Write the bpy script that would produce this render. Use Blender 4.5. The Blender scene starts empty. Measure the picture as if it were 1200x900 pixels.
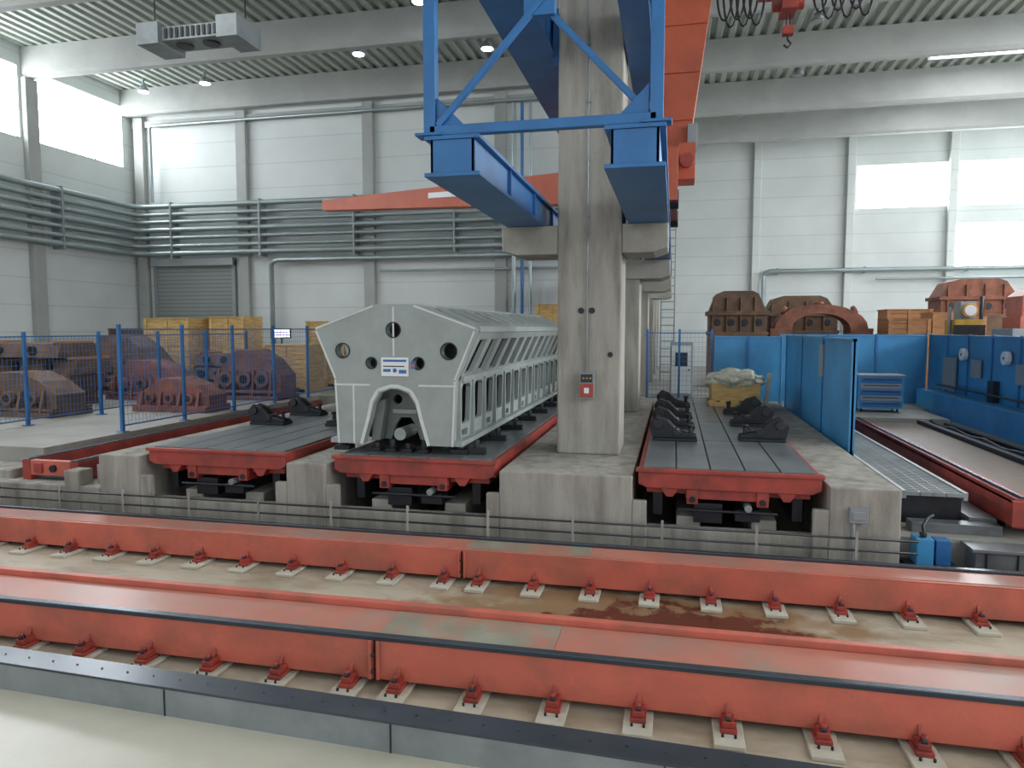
import bpy, bmesh, math, random
from mathutils import Vector, Matrix, noise
random.seed(4)
S=bpy.context.scene
try:
    S.view_settings.view_transform='Standard'
except Exception as e: print(e)
def lin(c):
    c=c/255.0
    return c/12.92 if c<=.04045 else ((c+.055)/1.055)**2.4
def rgb(r,g,b): return (lin(r),lin(g),lin(b),1)
# ---------------- materials ----------------
def mat(name,col,rough=.6,metal=0,var=.12,scale=3,dirt=None,dscale=1.2,damt=.5,bump=0,bscale=30,emit=0,stretch=None,spec=.5):
    m=bpy.data.materials.new(name); m.use_nodes=True
    nt=m.node_tree; N=nt.nodes; L=nt.links
    b=N['Principled BSDF']; b.inputs['Roughness'].default_value=rough; b.inputs['Metallic'].default_value=metal
    b.inputs['Specular IOR Level'].default_value=spec
    tc=N.new('ShaderNodeTexCoord'); vec=tc.outputs['Object']
    if stretch:
        mp=N.new('ShaderNodeMapping'); mp.inputs['Scale'].default_value=stretch; L.new(vec,mp.inputs['Vector']); vec=mp.outputs[0]
    n=N.new('ShaderNodeTexNoise'); n.inputs['Scale'].default_value=scale; n.inputs['Detail'].default_value=6; L.new(vec,n.inputs['Vector'])
    r=N.new('ShaderNodeValToRGB'); r.color_ramp.elements[0].position=.3; r.color_ramp.elements[1].position=.7
    c=col
    r.color_ramp.elements[0].color=(c[0]*(1-var),c[1]*(1-var),c[2]*(1-var),1)
    r.color_ramp.elements[1].color=(min(1,c[0]*(1+var)),min(1,c[1]*(1+var)),min(1,c[2]*(1+var)),1)
    L.new(n.outputs['Fac'],r.inputs['Fac']); out=r.outputs['Color']
    if dirt:
        n2=N.new('ShaderNodeTexNoise'); n2.inputs['Scale'].default_value=dscale; n2.inputs['Detail'].default_value=8; n2.inputs['Roughness'].default_value=.65
        L.new(vec,n2.inputs['Vector'])
        r2=N.new('ShaderNodeValToRGB'); r2.color_ramp.elements[0].position=.45; r2.color_ramp.elements[1].position=.68
        r2.color_ramp.elements[0].color=(0,0,0,1); r2.color_ramp.elements[1].color=(damt,damt,damt,1)
        L.new(n2.outputs['Fac'],r2.inputs['Fac'])
        mx=N.new('ShaderNodeMix'); mx.data_type='RGBA'; L.new(r2.outputs['Color'],mx.inputs[0]); L.new(out,mx.inputs[6]); mx.inputs[7].default_value=dirt
        out=mx.outputs[2]
    L.new(out,b.inputs['Base Color'])
    if emit:
        b.inputs['Emission Color'].default_value=col; b.inputs['Emission Strength'].default_value=emit
    if bump:
        n3=N.new('ShaderNodeTexNoise'); n3.inputs['Scale'].default_value=bscale; L.new(vec,n3.inputs['Vector'])
        bp=N.new('ShaderNodeBump'); bp.inputs['Strength'].default_value=bump; bp.inputs['Distance'].default_value=.02
        L.new(n3.outputs['Fac'],bp.inputs['Height']); L.new(bp.outputs[0],b.inputs['Normal'])
    return m
RED=mat('red_paint',rgb(192,100,82),.42,0,.12,2.5,rgb(140,88,74),1.6,.75,.1)
REDTOP=mat('red_paint_worn',rgb(178,112,96),.28,0,.14,1.5,rgb(146,126,114),1.0,.9)
GREENW=mat('worn_green_primer',rgb(134,134,118),.4,0,.2,3,rgb(174,106,88),1.8,1.0)
DRED=mat('dark_red_paint',rgb(158,62,52),.45,0,.15,4,rgb(92,48,42),3,.7)
ORANGE=mat('orange_paint',rgb(180,86,58),.45,0,.1,2,rgb(144,70,52),1.5,.6)
BLUE=mat('blue_paint',rgb(40,102,158),.4,0,.12,2,rgb(30,76,124),1.5,.5)
LBLUE=mat('light_blue_panel',rgb(60,136,184),.4,0,.1,1.2,rgb(46,108,154),1,.6)
CONC=mat('concrete',rgb(156,153,144),.85,0,.12,2,rgb(118,114,104),1.2,.6,.3,40)
CONCS=mat('stained_concrete',rgb(154,150,141),.85,0,.16,2.5,rgb(102,96,86),1.5,.75,.3,40,stretch=(2.2,2.2,.35))
BEAMC=mat('roof_beam_concrete',rgb(156,159,155),.85,0,.06,1,rgb(138,141,138),.6,.5)
PAD=mat('pad_concrete',rgb(184,179,164),.8,0,.1,8)
DARK=mat('dark_steel',rgb(48,50,54),.4,.5,.2,5)
BLACK=mat('black_steel',rgb(30,32,38),.45,.25,.2,5)
PLATE=mat('machined_steel_plate',rgb(108,112,114),.33,.2,.2,1.5,rgb(72,75,76),2,.7)
GUIDE=mat('guideway_steel',rgb(74,80,88),.25,.5,.15,2)
GALV=mat('galvanised_steel',rgb(138,144,145),.45,.3,.12,1.5,rgb(100,107,109),1.3,.6)
PIPE=mat('pipe_metal',rgb(146,157,158),.35,.5,.1,1)
BLOCKM=mat('grey_primer_casting',rgb(150,158,155),.55,0,.06,2,rgb(130,136,132),1.5,.6)
BLOCKW=mat('white_primer_line',rgb(200,204,200),.6,0,.05,5)
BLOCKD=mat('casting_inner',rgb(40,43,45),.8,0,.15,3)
BLOCKG=mat('casting_bulkhead',rgb(112,120,114),.65,0,.15,3)
DECK=mat('corrugated_deck',rgb(162,169,161),.6,.1,.06,.5)
WOOD=mat('crate_wood',rgb(196,164,104),.75,0,.2,4,rgb(156,122,76),3,.5,stretch=(1,1,5))
WOOD2=mat('stained_wood',rgb(166,118,78),.75,0,.2,4,rgb(128,90,60),3,.5,stretch=(1,1,5))
RUST=mat('rusty_casting',rgb(104,80,62),.8,0,.3,3,rgb(72,60,52),2,.7,.3)
RUSTP=mat('faded_primer_casting',rgb(112,82,78),.8,0,.3,3,rgb(84,64,60),2,.7,.3)
RUSTR=mat('red_oxide_casting',rgb(132,78,58),.7,0,.3,3,rgb(84,60,50),2,.9)
YEL=mat('yellow_paint',rgb(184,146,62),.5,0,.1,4,rgb(130,100,56),3,.6)
WHITE=mat('white_plate',rgb(220,222,224),.4,0,.03,5)
PLAST=mat('plastic_wrap',rgb(180,186,170),.25,0,.2,8,rgb(150,122,84),5,.6,.6,12)
GLOW=mat('window_daylight',(0.92,.96,1,1),.3,0,0,1,emit=14)  # also used for the unseen right-wall panes added for light
SKYFILL=mat('skylight_daylight',(0.94,.97,1,1),.3,0,0,1,emit=10)  # visible skylights, plus the out-of-frame panels added as fill light
LAMP=mat('lamp_glow',(.8,.9,1,1),.3,0,0,1,emit=30)
REFLP=mat('sign_glow',(.75,.7,1,1),.3,0,0,1,emit=3)  # emission imitating a window reflection
NET=mat('blue_wire',rgb(56,112,168),.5,0,.05,2)
GREYB=mat('grey_enclosure',rgb(136,142,144),.5,.1,.06,3)
BROWN=mat('brown_slide',rgb(124,106,94),.5,.2,.25,3,rgb(82,70,63),3,.6,stretch=(1,.4,1))

def wallmat(name,col,period=.95,amt=.25):
    m=mat(name,col,.7,0,.05,.6,(col[0]*.8,col[1]*.8,col[2]*.8,1),.25,.4)
    nt=m.node_tree;N=nt.nodes;L=nt.links;b=N['Principled BSDF']
    src=b.inputs['Base Color'].links[0].from_socket
    tc=N.new('ShaderNodeTexCoord');sp=N.new('ShaderNodeSeparateXYZ');L.new(tc.outputs['Object'],sp.inputs[0])
    md=N.new('ShaderNodeMath');md.operation='MODULO';md.inputs[1].default_value=period;L.new(sp.outputs['Z'],md.inputs[0])
    lt=N.new('ShaderNodeMath');lt.operation='LESS_THAN';lt.inputs[1].default_value=.05;L.new(md.outputs[0],lt.inputs[0])
    mul=N.new('ShaderNodeMath');mul.operation='MULTIPLY';mul.inputs[1].default_value=amt;L.new(lt.outputs[0],mul.inputs[0])
    mx=N.new('ShaderNodeMix');mx.data_type='RGBA';L.new(mul.outputs[0],mx.inputs[0]);L.new(src,mx.inputs[6]);mx.inputs[7].default_value=(col[0]*.4,col[1]*.4,col[2]*.4,1)
    L.new(mx.outputs[2],b.inputs['Base Color']);return m
WALL=wallmat('wall_panels',rgb(196,201,199))
SHUT=wallmat('roller_shutter',rgb(130,136,134),.16,.5)

def floormat():
    m=mat('trench_floor',rgb(178,169,150),.5,0,.1,1.2,rgb(128,112,90),1.1,.85,.1,20,stretch=(.7,1.6,1))
    nt=m.node_tree;N=nt.nodes;L=nt.links;b=N['Principled BSDF']
    src=b.inputs['Base Color'].links[0].from_socket
    tc=N.new('ShaderNodeTexCoord')
    def blob(cx,cy,rx,ry,lo,hi):
        mp=N.new('ShaderNodeMapping');mp.inputs['Location'].default_value=(-cx/rx,-cy/ry,0);mp.inputs['Scale'].default_value=(1/rx,1/ry,0);L.new(tc.outputs['Object'],mp.inputs['Vector'])
        ln=N.new('ShaderNodeVectorMath');ln.operation='LENGTH';L.new(mp.outputs[0],ln.inputs[0])
        nz=N.new('ShaderNodeTexNoise');nz.inputs['Scale'].default_value=3;nz.inputs['Detail'].default_value=7;L.new(tc.outputs['Object'],nz.inputs['Vector'])
        ad=N.new('ShaderNodeMath');ad.operation='MULTIPLY_ADD';ad.inputs[1].default_value=1.9;L.new(nz.outputs['Fac'],ad.inputs[0]);L.new(ln.outputs['Value'],ad.inputs[2])
        mr=N.new('ShaderNodeMapRange');mr.inputs[1].default_value=lo;mr.inputs[2].default_value=hi;mr.inputs[3].default_value=1;mr.inputs[4].default_value=0;L.new(ad.outputs[0],mr.inputs[0])
        return mr.outputs[0]
    f1=blob(-.3,7.35,2.3,.75,1.7,2.1)
    f2=blob(.15,7.0,1.5,.85,1.65,1.9)
    mx=N.new('ShaderNodeMix');mx.data_type='RGBA';L.new(f1,mx.inputs[0]);L.new(src,mx.inputs[6]);mx.inputs[7].default_value=rgb(138,112,82)
    mx2=N.new('ShaderNodeMix');mx2.data_type='RGBA';L.new(f2,mx2.inputs[0]);L.new(mx.outputs[2],mx2.inputs[6]);mx2.inputs[7].default_value=rgb(84,48,36)
    L.new(mx2.outputs[2],b.inputs['Base Color'])
    mr=N.new('ShaderNodeMapRange');mr.inputs[3].default_value=.5;mr.inputs[4].default_value=.08;L.new(f2,mr.inputs[0]);L.new(mr.outputs[0],b.inputs['Roughness'])
    return m
TFLOOR=floormat()
NFLOOR=mat('painted_floor',rgb(184,180,164),.3,0,.06,.8,rgb(158,152,136),.8,.6)
PFLOOR=mat('platform_floor',rgb(146,144,137),.6,0,.1,1,rgb(112,110,103),.7,.6)
# ---------------- builder ----------------
COL=S.collection
class MB:
    def __init__(s): s.bm=bmesh.new(); s.m=[]
    def mi(s,m):
        if m not in s.m: s.m.append(m)
        return s.m.index(m)
    def _new(s,vs,fs,m):
        i=s.mi(m); v=[s.bm.verts.new(p) for p in vs]
        for f in fs:
            try:
                F=s.bm.faces.new([v[k] for k in f]); F.material_index=i
            except ValueError: pass
        return s
    def box(s,x0,x1,y0,y1,z0,z1,m):
        vs=[(x0,y0,z0),(x1,y0,z0),(x1,y1,z0),(x0,y1,z0),(x0,y0,z1),(x1,y0,z1),(x1,y1,z1),(x0,y1,z1)]
        return s._new(vs,[(0,3,2,1),(4,5,6,7),(0,1,5,4),(1,2,6,5),(2,3,7,6),(3,0,4,7)],m)
    def prism(s,poly,ax,a,b,m):
        def P(p,t):
            return {'X':(t,p[0],p[1]),'Y':(p[0],t,p[1]),'Z':(p[0],p[1],t)}[ax]
        n=len(poly); vs=[P(p,a) for p in poly]+[P(p,b) for p in poly]
        fs=[tuple(range(n)),tuple(range(2*n-1,n-1,-1))]+[(i,(i+1)%n,n+(i+1)%n,n+i) for i in range(n)]
        return s._new(vs,fs,m)
    def beam(s,p,q,w,h,m,up=(0,0,1)):
        p=Vector(p);q=Vector(q);d=(q-p).normalized();u=Vector(up)
        if abs(d.dot(u))>.98:u=Vector((0,1,0))
        r=d.cross(u).normalized();u=r.cross(d)
        vs=[]
        for o in (p,q):
            for a,b in ((-1,-1),(1,-1),(1,1),(-1,1)): vs.append(tuple(o+r*a*w/2+u*b*h/2))
        return s._new(vs,[(0,1,2,3),(7,6,5,4),(0,4,5,1),(1,5,6,2),(2,6,7,3),(3,7,4,0)],m)
    def cyl(s,p,q,r,m,n=12,r2=None):
        p=Vector(p);q=Vector(q);d=(q-p);L=d.length
        r2=r if r2 is None else r2
        before=set(s.bm.faces)
        M=Matrix.Translation((p+q)/2)@d.to_track_quat('Z','Y').to_matrix().to_4x4()
        bmesh.ops.create_cone(s.bm,cap_ends=True,segments=n,radius1=r,radius2=r2,depth=L,matrix=M)
        i=s.mi(m)
        for f in s.bm.faces:
            if f not in before: f.material_index=i; f.smooth=len(f.verts)==4
        return s
    def tube(s,pts,r,m,n=8):
        i=s.mi(m); rings=[]; pts=[Vector(p) for p in pts]
        for k,p in enumerate(pts):
            d=(pts[min(k+1,len(pts)-1)]-pts[max(k-1,0)]).normalized()
            u=Vector((0,0,1)) if abs(d.z)<.9 else Vector((0,1,0))
            a=d.cross(u).normalized(); b=d.cross(a)
            rings.append([s.bm.verts.new(p+r*(math.cos(t*2*math.pi/n)*a+math.sin(t*2*math.pi/n)*b)) for t in range(n)])
        for A,B in zip(rings,rings[1:]):
            for t in range(n):
                f=s.bm.faces.new([A[t],A[(t+1)%n],B[(t+1)%n],B[t]]); f.material_index=i; f.smooth=True
        return s
    def holed(s,outer,holes,th,M,m):
        cu=bpy.data.curves.new('t','CURVE'); cu.dimensions='2D'; cu.fill_mode='BOTH'; cu.extrude=th/2
        for lp in [outer]+holes:
            sp=cu.splines.new('POLY'); sp.points.add(len(lp)-1)
            for k,p in enumerate(lp): sp.points[k].co=(p[0],p[1],0,1)
            sp.use_cyclic_u=True
        ob=bpy.data.objects.new('t',cu); COL.objects.link(ob); bpy.context.view_layer.update()
        me=bpy.data.meshes.new_from_object(ob.evaluated_get(bpy.context.evaluated_depsgraph_get()))
        bpy.data.objects.remove(ob); me.transform(M)
        n0=len(s.bm.faces); s.bm.from_mesh(me); s.bm.faces.ensure_lookup_table(); i=s.mi(m)
        for f in s.bm.faces[n0:]: f.material_index=i; f.smooth=False
        bpy.data.meshes.remove(me); return s
    def fin(s,name,bevel=0,parent=None):
        bmesh.ops.recalc_face_normals(s.bm,faces=s.bm.faces[:])
        me=bpy.data.meshes.new(name); s.bm.to_mesh(me); s.bm.free()
        for m in s.m: me.materials.append(m)
        ob=bpy.data.objects.new(name,me); COL.objects.link(ob)
        if bevel:
            b=ob.modifiers.new('b','BEVEL'); b.width=bevel; b.segments=2; b.limit_method='ANGLE'; b.angle_limit=math.radians(40)
        if parent: ob.parent=parent
        return ob
def frame(O,U,V):
    U=Vector(U).normalized();V=Vector(V).normalized();N=U.cross(V)
    M=Matrix((U,V,N)).transposed().to_4x4(); M.translation=Vector(O); return M
def circ(cx,cy,r,n=20): return [(cx+r*math.cos(2*math.pi*k/n),cy+r*math.sin(2*math.pi*k/n)) for k in range(n)]
def empty(name,loc=(0,0,0)):
    e=bpy.data.objects.new(name,None); COL.objects.link(e); return e
# ---------------- shell ----------------
LX=-22; BYL=26.2; BYR=38.5; RX=22; CZ=12.6; PX=-1.2
b=MB()
b.box(LX,RX,-8,4.72,-.3,0,NFLOOR)
b.box(LX,RX,4.72,9.0,-.3,-.001,TFLOOR)
b.box(LX,RX,9.0,19.5,-.3,.1,PFLOOR)
b.box(LX,RX,19.5,BYR+.4,-.3,1.0,PFLOOR)
b.box(LX,-10.3,9.9,19.5,.1,1.0,PFLOOR)
b.box(6.0,RX,9.0,19.5,.1,.9,PFLOOR)
b.fin('floor')
b=MB()
pts=[];x=LX
while x<RX:
    pts+= [(x,CZ),(x+.16,CZ),(x+.22,CZ+.1),(x+.34,CZ+.1)]; x+=.4
vs=[];fs=[];i=0
for k in range(len(pts)-1):
    (xa,za),(xb,zb)=pts[k],pts[k+1]
    vs+=[(xa,-8,za),(xb,-8,zb),(xb,BYR+.4,zb),(xa,BYR+.4,za)]; fs.append((i,i+1,i+2,i+3)); i+=4
b._new(vs,fs,DECK); b.box(LX,RX+.4,-8,BYR+.4,CZ+.15,CZ+.35,DECK)
b.fin('ceiling')
def wall_cells(b,a0,a1,z0,z1,wins,put):
    A=sorted({a0,a1}|{w[0] for w in wins}|{w[1] for w in wins})
    for p,q in zip(A,A[1:]):
        Z=sorted({z0,z1}|{v for w in wins if w[0]<=p and w[1]>=q for v in (w[2],w[3])})
        for c,d in zip(Z,Z[1:]):
            if any(w[0]<=p and w[1]>=q and w[2]<=c and w[3]>=d for w in wins): continue
            put(p,q,c,d)
def wall_x(name,y,x0,x1,wins,th=.3):
    b=MB(); wall_cells(b,x0,x1,.9,CZ+.1,wins,lambda p,q,c,d:b.box(p,q,y,y+th,c,d,WALL)); return b.fin(name)
def wall_y(name,x,y0,y1,wins,th=.3,z0=0):
    b=MB(); wall_cells(b,y0,y1,z0,CZ+.1,wins,lambda p,q,c,d:b.box(x-th/2,x+th/2,p,q,c,d,WALL)); return b.fin(name)
wl=[(21.5,25.6,9.55,11.95),(16.95,20.85,9.55,11.95),(12.3,16.2,9.6,11.9),(7.6,11.6,9.6,11.9),(2.9,7,9.6,11.9)]
wall_x('wall_back',BYL,LX,PX+.2,[])
wr=[(8.6,12.6,8.85,10.9),(13.0,17.0,8.85,10.9),(13.0,17.0,5.9,8.0),(17.4,21.5,8.9,10.9),(17.4,21.5,5.9,8.0)]
wall_x('wall_rear_right',BYR,PX,RX,wr)
wall_y('wall_left',LX-.15,-8,BYL+.3,wl)
wall_y('wall_partition',PX+.05,BYL+.3,BYR,[],z0=1)
wrt_added=[(y,y+3.9,7,11.6) for y in (-6,-1.4,3.2,7.8,12.4,17,21.6,26.2,30.8)]  # openings for unseen glowing panes, added to light the hall
wall_y('wall_right',RX+.15,-8,BYR+.3,wrt_added)
k=1
def window_y(x,w):
    global k
    b=MB(); a,bb,c,d=w
    b.box(x-.03,x+.03,a,bb,c,d,GLOW)
    for t in range(0,4):
        yy=a+(bb-a)*t/3; b.box(x-.07,x+.07,yy-.02,yy+.02,c,d,GREYB)
    b.fin('window_%d'%k); k+=1
def window_x(y,w):
    global k
    b=MB(); a,bb,c,d=w
    b.box(a,bb,y-.03,y+.03,c,d,GLOW)
    for t in range(0,4):
        xx=a+(bb-a)*t/3; b.box(xx-.02,xx+.02,y-.07,y+.07,c,d,WHITE)
    b.fin('window_%d'%k); k+=1
for w in wl: window_y(LX-.15,w)
for w in wr: window_x(BYR+.15,w)
for w in wrt_added: window_y(RX+.15,w)  # out-of-view fill panes shaped as windows
k=1
for (x0,x1) in ((8.7,12.6),(-15,-11)):  # left row and strips over the camera are unseen, added for light
    for y in (-5.5,-1,3.6,8.3,13,17.6,22.9,28.0,32.0):
        if x0<0 and y>13: continue
        b=MB(); b.box(x0,x1,y-.8,y+.8,CZ-.06,CZ-.02,SKYFILL)
        b.box(x0-.1,x1+.1,y-.9,y-.8,CZ-.12,CZ,GREYB); b.box(x0-.1,x1+.1,y+.8,y+.9,CZ-.12,CZ,GREYB)
        b.fin('skylight_window_%d'%k); k+=1
for y in (-4,2.0,7.0,11.8,16.6,21.2,25.75):
    b=MB(); b.prism([(y-.2,CZ),(y-.2,CZ-.9),(y-.13,CZ-1.0),(y+.13,CZ-1.0),(y+.2,CZ-.9),(y+.2,CZ)],'X',LX,RX,BEAMC); b.fin('roof_beam')
for y in (30.2,34.6):
    b=MB(); b.prism([(y-.2,CZ),(y-.2,CZ-1.1),(y-.13,CZ-1.2),(y+.13,CZ-1.2),(y+.2,CZ-1.1),(y+.2,CZ)],'X',PX+.2,RX,BEAMC); b.fin('roof_beam')
for x in (-21.6,-16.9,-11.5,-6.3):
    b=MB(); b.box(x-.22,x+.22,BYL-.22,BYL,1,CZ-1,BEAMC); b.fin('wall_column',.02)
for y in (21.2,16.6,11.8,7.0,2):
    b=MB(); b.box(LX,LX+.22,y-.25,y+.25,0 if y<9 else 1,CZ-1,BEAMC); b.fin('wall_column',.02)
for x in (3.95,8.3,12.8,17.2):
    b=MB(); b.box(x-.18,x+.18,BYR-.25,BYR,1,CZ-.05,WALL); b.fin('wall_column',.02)
b=MB(); b.box(LX,PX,BYL-.12,BYL,11.2,11.45,BEAMC); b.fin('trim_1')
b=MB(); b.box(-21.0,-17.5,BYL-.1,BYL-.005,1,5.6,SHUT); b.box(-21.15,-21,BYL-.15,BYL-.005,1,5.75,GREYB); b.box(-17.5,-17.35,BYL-.15,BYL-.005,1,5.75,GREYB); b.box(-21.15,-17.35,BYL-.3,BYL-.005,5.55,5.85,GREYB); b.fin('door_1')
b=MB()
zs=[6.05,6.35,6.68,7.0,7.32,7.62,7.95]
for i,z in enumerate(zs):
    r=.085 if i%3 else .11; o=.38
    b.tube([(LX+o,9,z),(LX+o,BYL-o-.5,z),(LX+o+.15,BYL-o-.15,z),(LX+o+.5,BYL-o,z),(-2.6 if i<5 else -9,BYL-o,z)],r,PIPE)
for x in range(-20,-3,4):
    b.box(x-.03,x+.03,BYL-.5,BYL,5.85,8.1,GREYB)
for y in range(10,26,4):
    b.box(LX,LX+.5,y-.03,y+.03,5.85,8.1,GREYB)
b.fin('wall_pipes')
b=MB(); b.tube([(-15.6,BYL-.33,1.2),(-15.6,BYL-.33,5.5),(-15.5,BYL-.33,5.65),(-15.3,BYL-.33,5.7),(-2,BYL-.33,5.7)],.1,PIPE)
b.tube([(-11,BYL-.3,5.2),(-2,BYL-.3,5.2)],.05,PIPE)
b.fin('drop_pipe')
b=MB(); b.tube([(-20.9,BYL-.35,8.15),(-20.9,BYL-.35,11.1),(-20.8,BYL-.35,11.2),(-9,BYL-.35,11.2),(-2,BYL-.35,11.2)],.06,PIPE); b.fin('sprinkler_pipe')
b=MB(); b.tube([(4.35,BYR-.4,1.2),(4.35,BYR-.4,5.6),(4.4,BYR-.4,5.75),(4.6,BYR-.4,5.85),(21,BYR-.4,5.85)],.11,PIPE); b.tube([(9.5,BYR-.4,5.4),(21,BYR-.4,5.4)],.06,PIPE)
for x in (5,9,13.5,18): b.box(x-.03,x+.03,BYR-.45,BYR,5.7,6.0,GREYB)
b.fin('wall_pipes')
for (x,y) in ((-10.4,22.9),(-7.1,19.7),(-6.1,23.4),(-17.2,24.3),(-20.1,24.6),(-8.2,18.6),(4.2,28.2),(6.7,32.6),(2.6,33),(4.0,23.5),(5.6,37)):
    b=MB(); z=CZ-.5; b.box(x-.03,x+.03,y-.03,y+.03,z+.2,CZ-.01,GREYB); b.cyl((x,y,z),(x,y,z+.22),.22,GREYB,18,.1); b.cyl((x,y,z-.02),(x,y,z),.18,LAMP if x<0 else GREYB,18); b.fin('high_bay_lamp')
b=MB(); b.box(-13.6,-11.1,16.9,17.7,10.5,10.85,GALV)
b.box(-13.85,-13.2,16.75,17.85,10.4,10.95,GALV); b.box(-11.5,-10.9,16.75,17.85,10.4,10.95,GALV)
for q in range(10): b.box(-13.1+q*.16,-13.02+q*.16,16.86,16.9,10.55,10.8,DARK)
for q in range(2): b.cyl((-12.8+q*.8,17.3,10.45),(-12.8+q*.8,17.3,10.51),.22,DARK,20)
for x in (-13.7,-11): b.cyl((x,17.3,10.9),(x,17.3,CZ),.02,DARK,6)
b.fin('ventilation_unit',.01)
# ---------------- machine beds ----------------
def bed(name,y0,y1,z0,z1,guide_front):
    b=MB(); J=-2.4
    for (xa,xb) in ((-16,J-.012),(J+.012,12)):
        b.prism([(y0,z0),(y0,z1-.02),(y1,z1-.02),(y1,z0)],'X',xa,xb,RED)
    b.box(-16,J,y0+.09,y1-.09,z1-.025,z1-.008,REDTOP); b.box(J+1.5,12,y0+.09,y1-.09,z1-.025,z1-.008,REDTOP)
    b.box(J,J+1.5,y0+.09,y1-.09,z1-.025,z1-.008,GREENW)
    if guide_front:
        b.box(-16,12,y0-.012,y0+.06,z1-.03,z1+.012,GUIDE); b.box(-16,12,y1-.07,y1+.01,z1-.02,z1+.045,RED)
    else:
        b.box(-16,12,y1-.06,y1+.012,z1-.03,z1+.015,GUIDE); b.box(-16,12,y0,y0+.04,z1-.02,z1+.0,RED)
    for x in (J-.05,J+.02): b.box(x,x+.03,y0-.025,y0,z0,z1-.03,RED)
    for z in (z0+.08,z0+.22): b.cyl((J,y0-.05,z),(J,y0-.02,z),.018,DARK,6)
    xs=[-2.6-.655*i for i in range(0,20)]+[-2.18+.655*i for i in range(0,20)]
    for x in xs:
        if x<-15.5 or x>11.5: continue
        b.box(x-.11,x+.11,y0-.3,y0+.1,0,.035,PAD)
        b.box(x-.06,x+.06,y0-.15,y0+.05,.035,.07,DRED)
        b.box(x-.045,x+.045,y0-.13,y0-.0,.07,.12,DRED); b.prism([(y0-.04,.12),(y0,.12),(y0,.2)],'X',x-.015,x+.015,DRED)
        b.cyl((x,y0-.1,.07),(x,y0-.1,.175),.022,DRED,8); b.cyl((x-.02,y0-.1,.13),(x+.02,y0-.1,.13),.03,DARK,8)
        for dx in (-.045,.045): b.cyl((x+dx,y0-.19,.0),(x+dx,y0-.19,.06),.012,DARK,6)
        b.box(x-.07,x+.07,y1-.1,y1+.12,0,.07,DRED)
        b.box(x-.05,x+.05,y0+.1,y1-.1,0,z0+.001,DRED)
    b.fin(name,.006)
bed('machine_guideway_bed',5.41,6.08,.07,.435,True)
bed('machine_guideway_bed',7.95,8.48,.06,.40,False)
b=MB(); b.box(-9,8,4.56,4.585,0,.22,GALV); b.box(-9,8,4.555,4.80,.215,.235,GUIDE); b.box(-9,8,4.775,4.80,0,.22,CONC)
for q in range(-4,5): b.box(q*1.9-.005,q*1.9+.005,4.553,4.56,0,.215,DARK)
for q in range(-35,32): b.cyl((q*.25,4.68,.235),(q*.25,4.68,.242),.008,DARK,6)
ob=b.fin('steel_kerb')
R=Matrix.Rotation(math.radians(-2.2),3,'Z'); p=Vector((-2.0,4.76,0)); ob.rotation_euler=(0,0,math.radians(-2.2)); ob.location=p-R@p
# ---------------- foundation ----------------
b=MB()
def blk(x0,x1,y0,y1,z): b.box(x0,x1,y0,y1,.0,z,CONCS)
blk(-8.38,-7.68,9.0,19.5,1.12); blk(-5.28,-4.68,9.0,19.5,1.12); blk(-2.2,-.48,9.0,19.5,1.14); blk(1.84,2.62,9.0,19.5,1.12)
for (x0,x1) in ((-7.68,-5.28),(-4.68,-2.2),(-.48,1.84)):
    b.box(x0,x1,9.05,9.25,0,.5,CONCS)
    b.box(x0+.0,x0+.18,9.0,9.1,0,.84,CONCS); b.box(x1-.18,x1,9.0,9.1,0,.84,CONCS)
    b.box(x0+.55,x0+.85,9.3,19,0.1,.6,CONC); b.box(x1-.85,x1-.55,9.3,19,.1,.6,CONC)
b.box(-16,-8.38,9.0,9.25,0,.62,CONCS)
b.box(-9.0,-8.75,8.98,9.28,0,.85,CONCS); b.box(-8.7,-8.38,9.3,19.5,0,.9,CONCS); b.box(-16,-10.3,9.25,9.9,0,.75,CONCS)
b.box(-10.3,-8.7,9.25,19.5,0,.6,CONC)
b.fin('concrete_foundation',.015)
b=MB()
for z in (.3,.44,.58): b.cyl((-16,8.8,z),(2.75,8.8,z),.014,DARK,6)
x=-15.5
while x<2.7:
    b.box(x-.015,x+.015,8.785,8.815,0,.66,CONCS); x+=1.1
b.fin('pipe_rail')
b=MB(); b.box(-16,12,8.62,8.7,0,.2,DARK); b.box(-16,12,8.61,8.71,.2,.22,BLACK); b.fin('cable_duct')
b=MB(); b.box(2.05,2.25,8.93,8.998,.72,.9,GREYB); b.cyl((2.1,8.96,.1),(2.1,8.96,.72),.02,GREYB); b.box(2.08,2.22,8.92,8.93,.76,.86,GREYB); b.fin('junction_box',.01)
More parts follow.
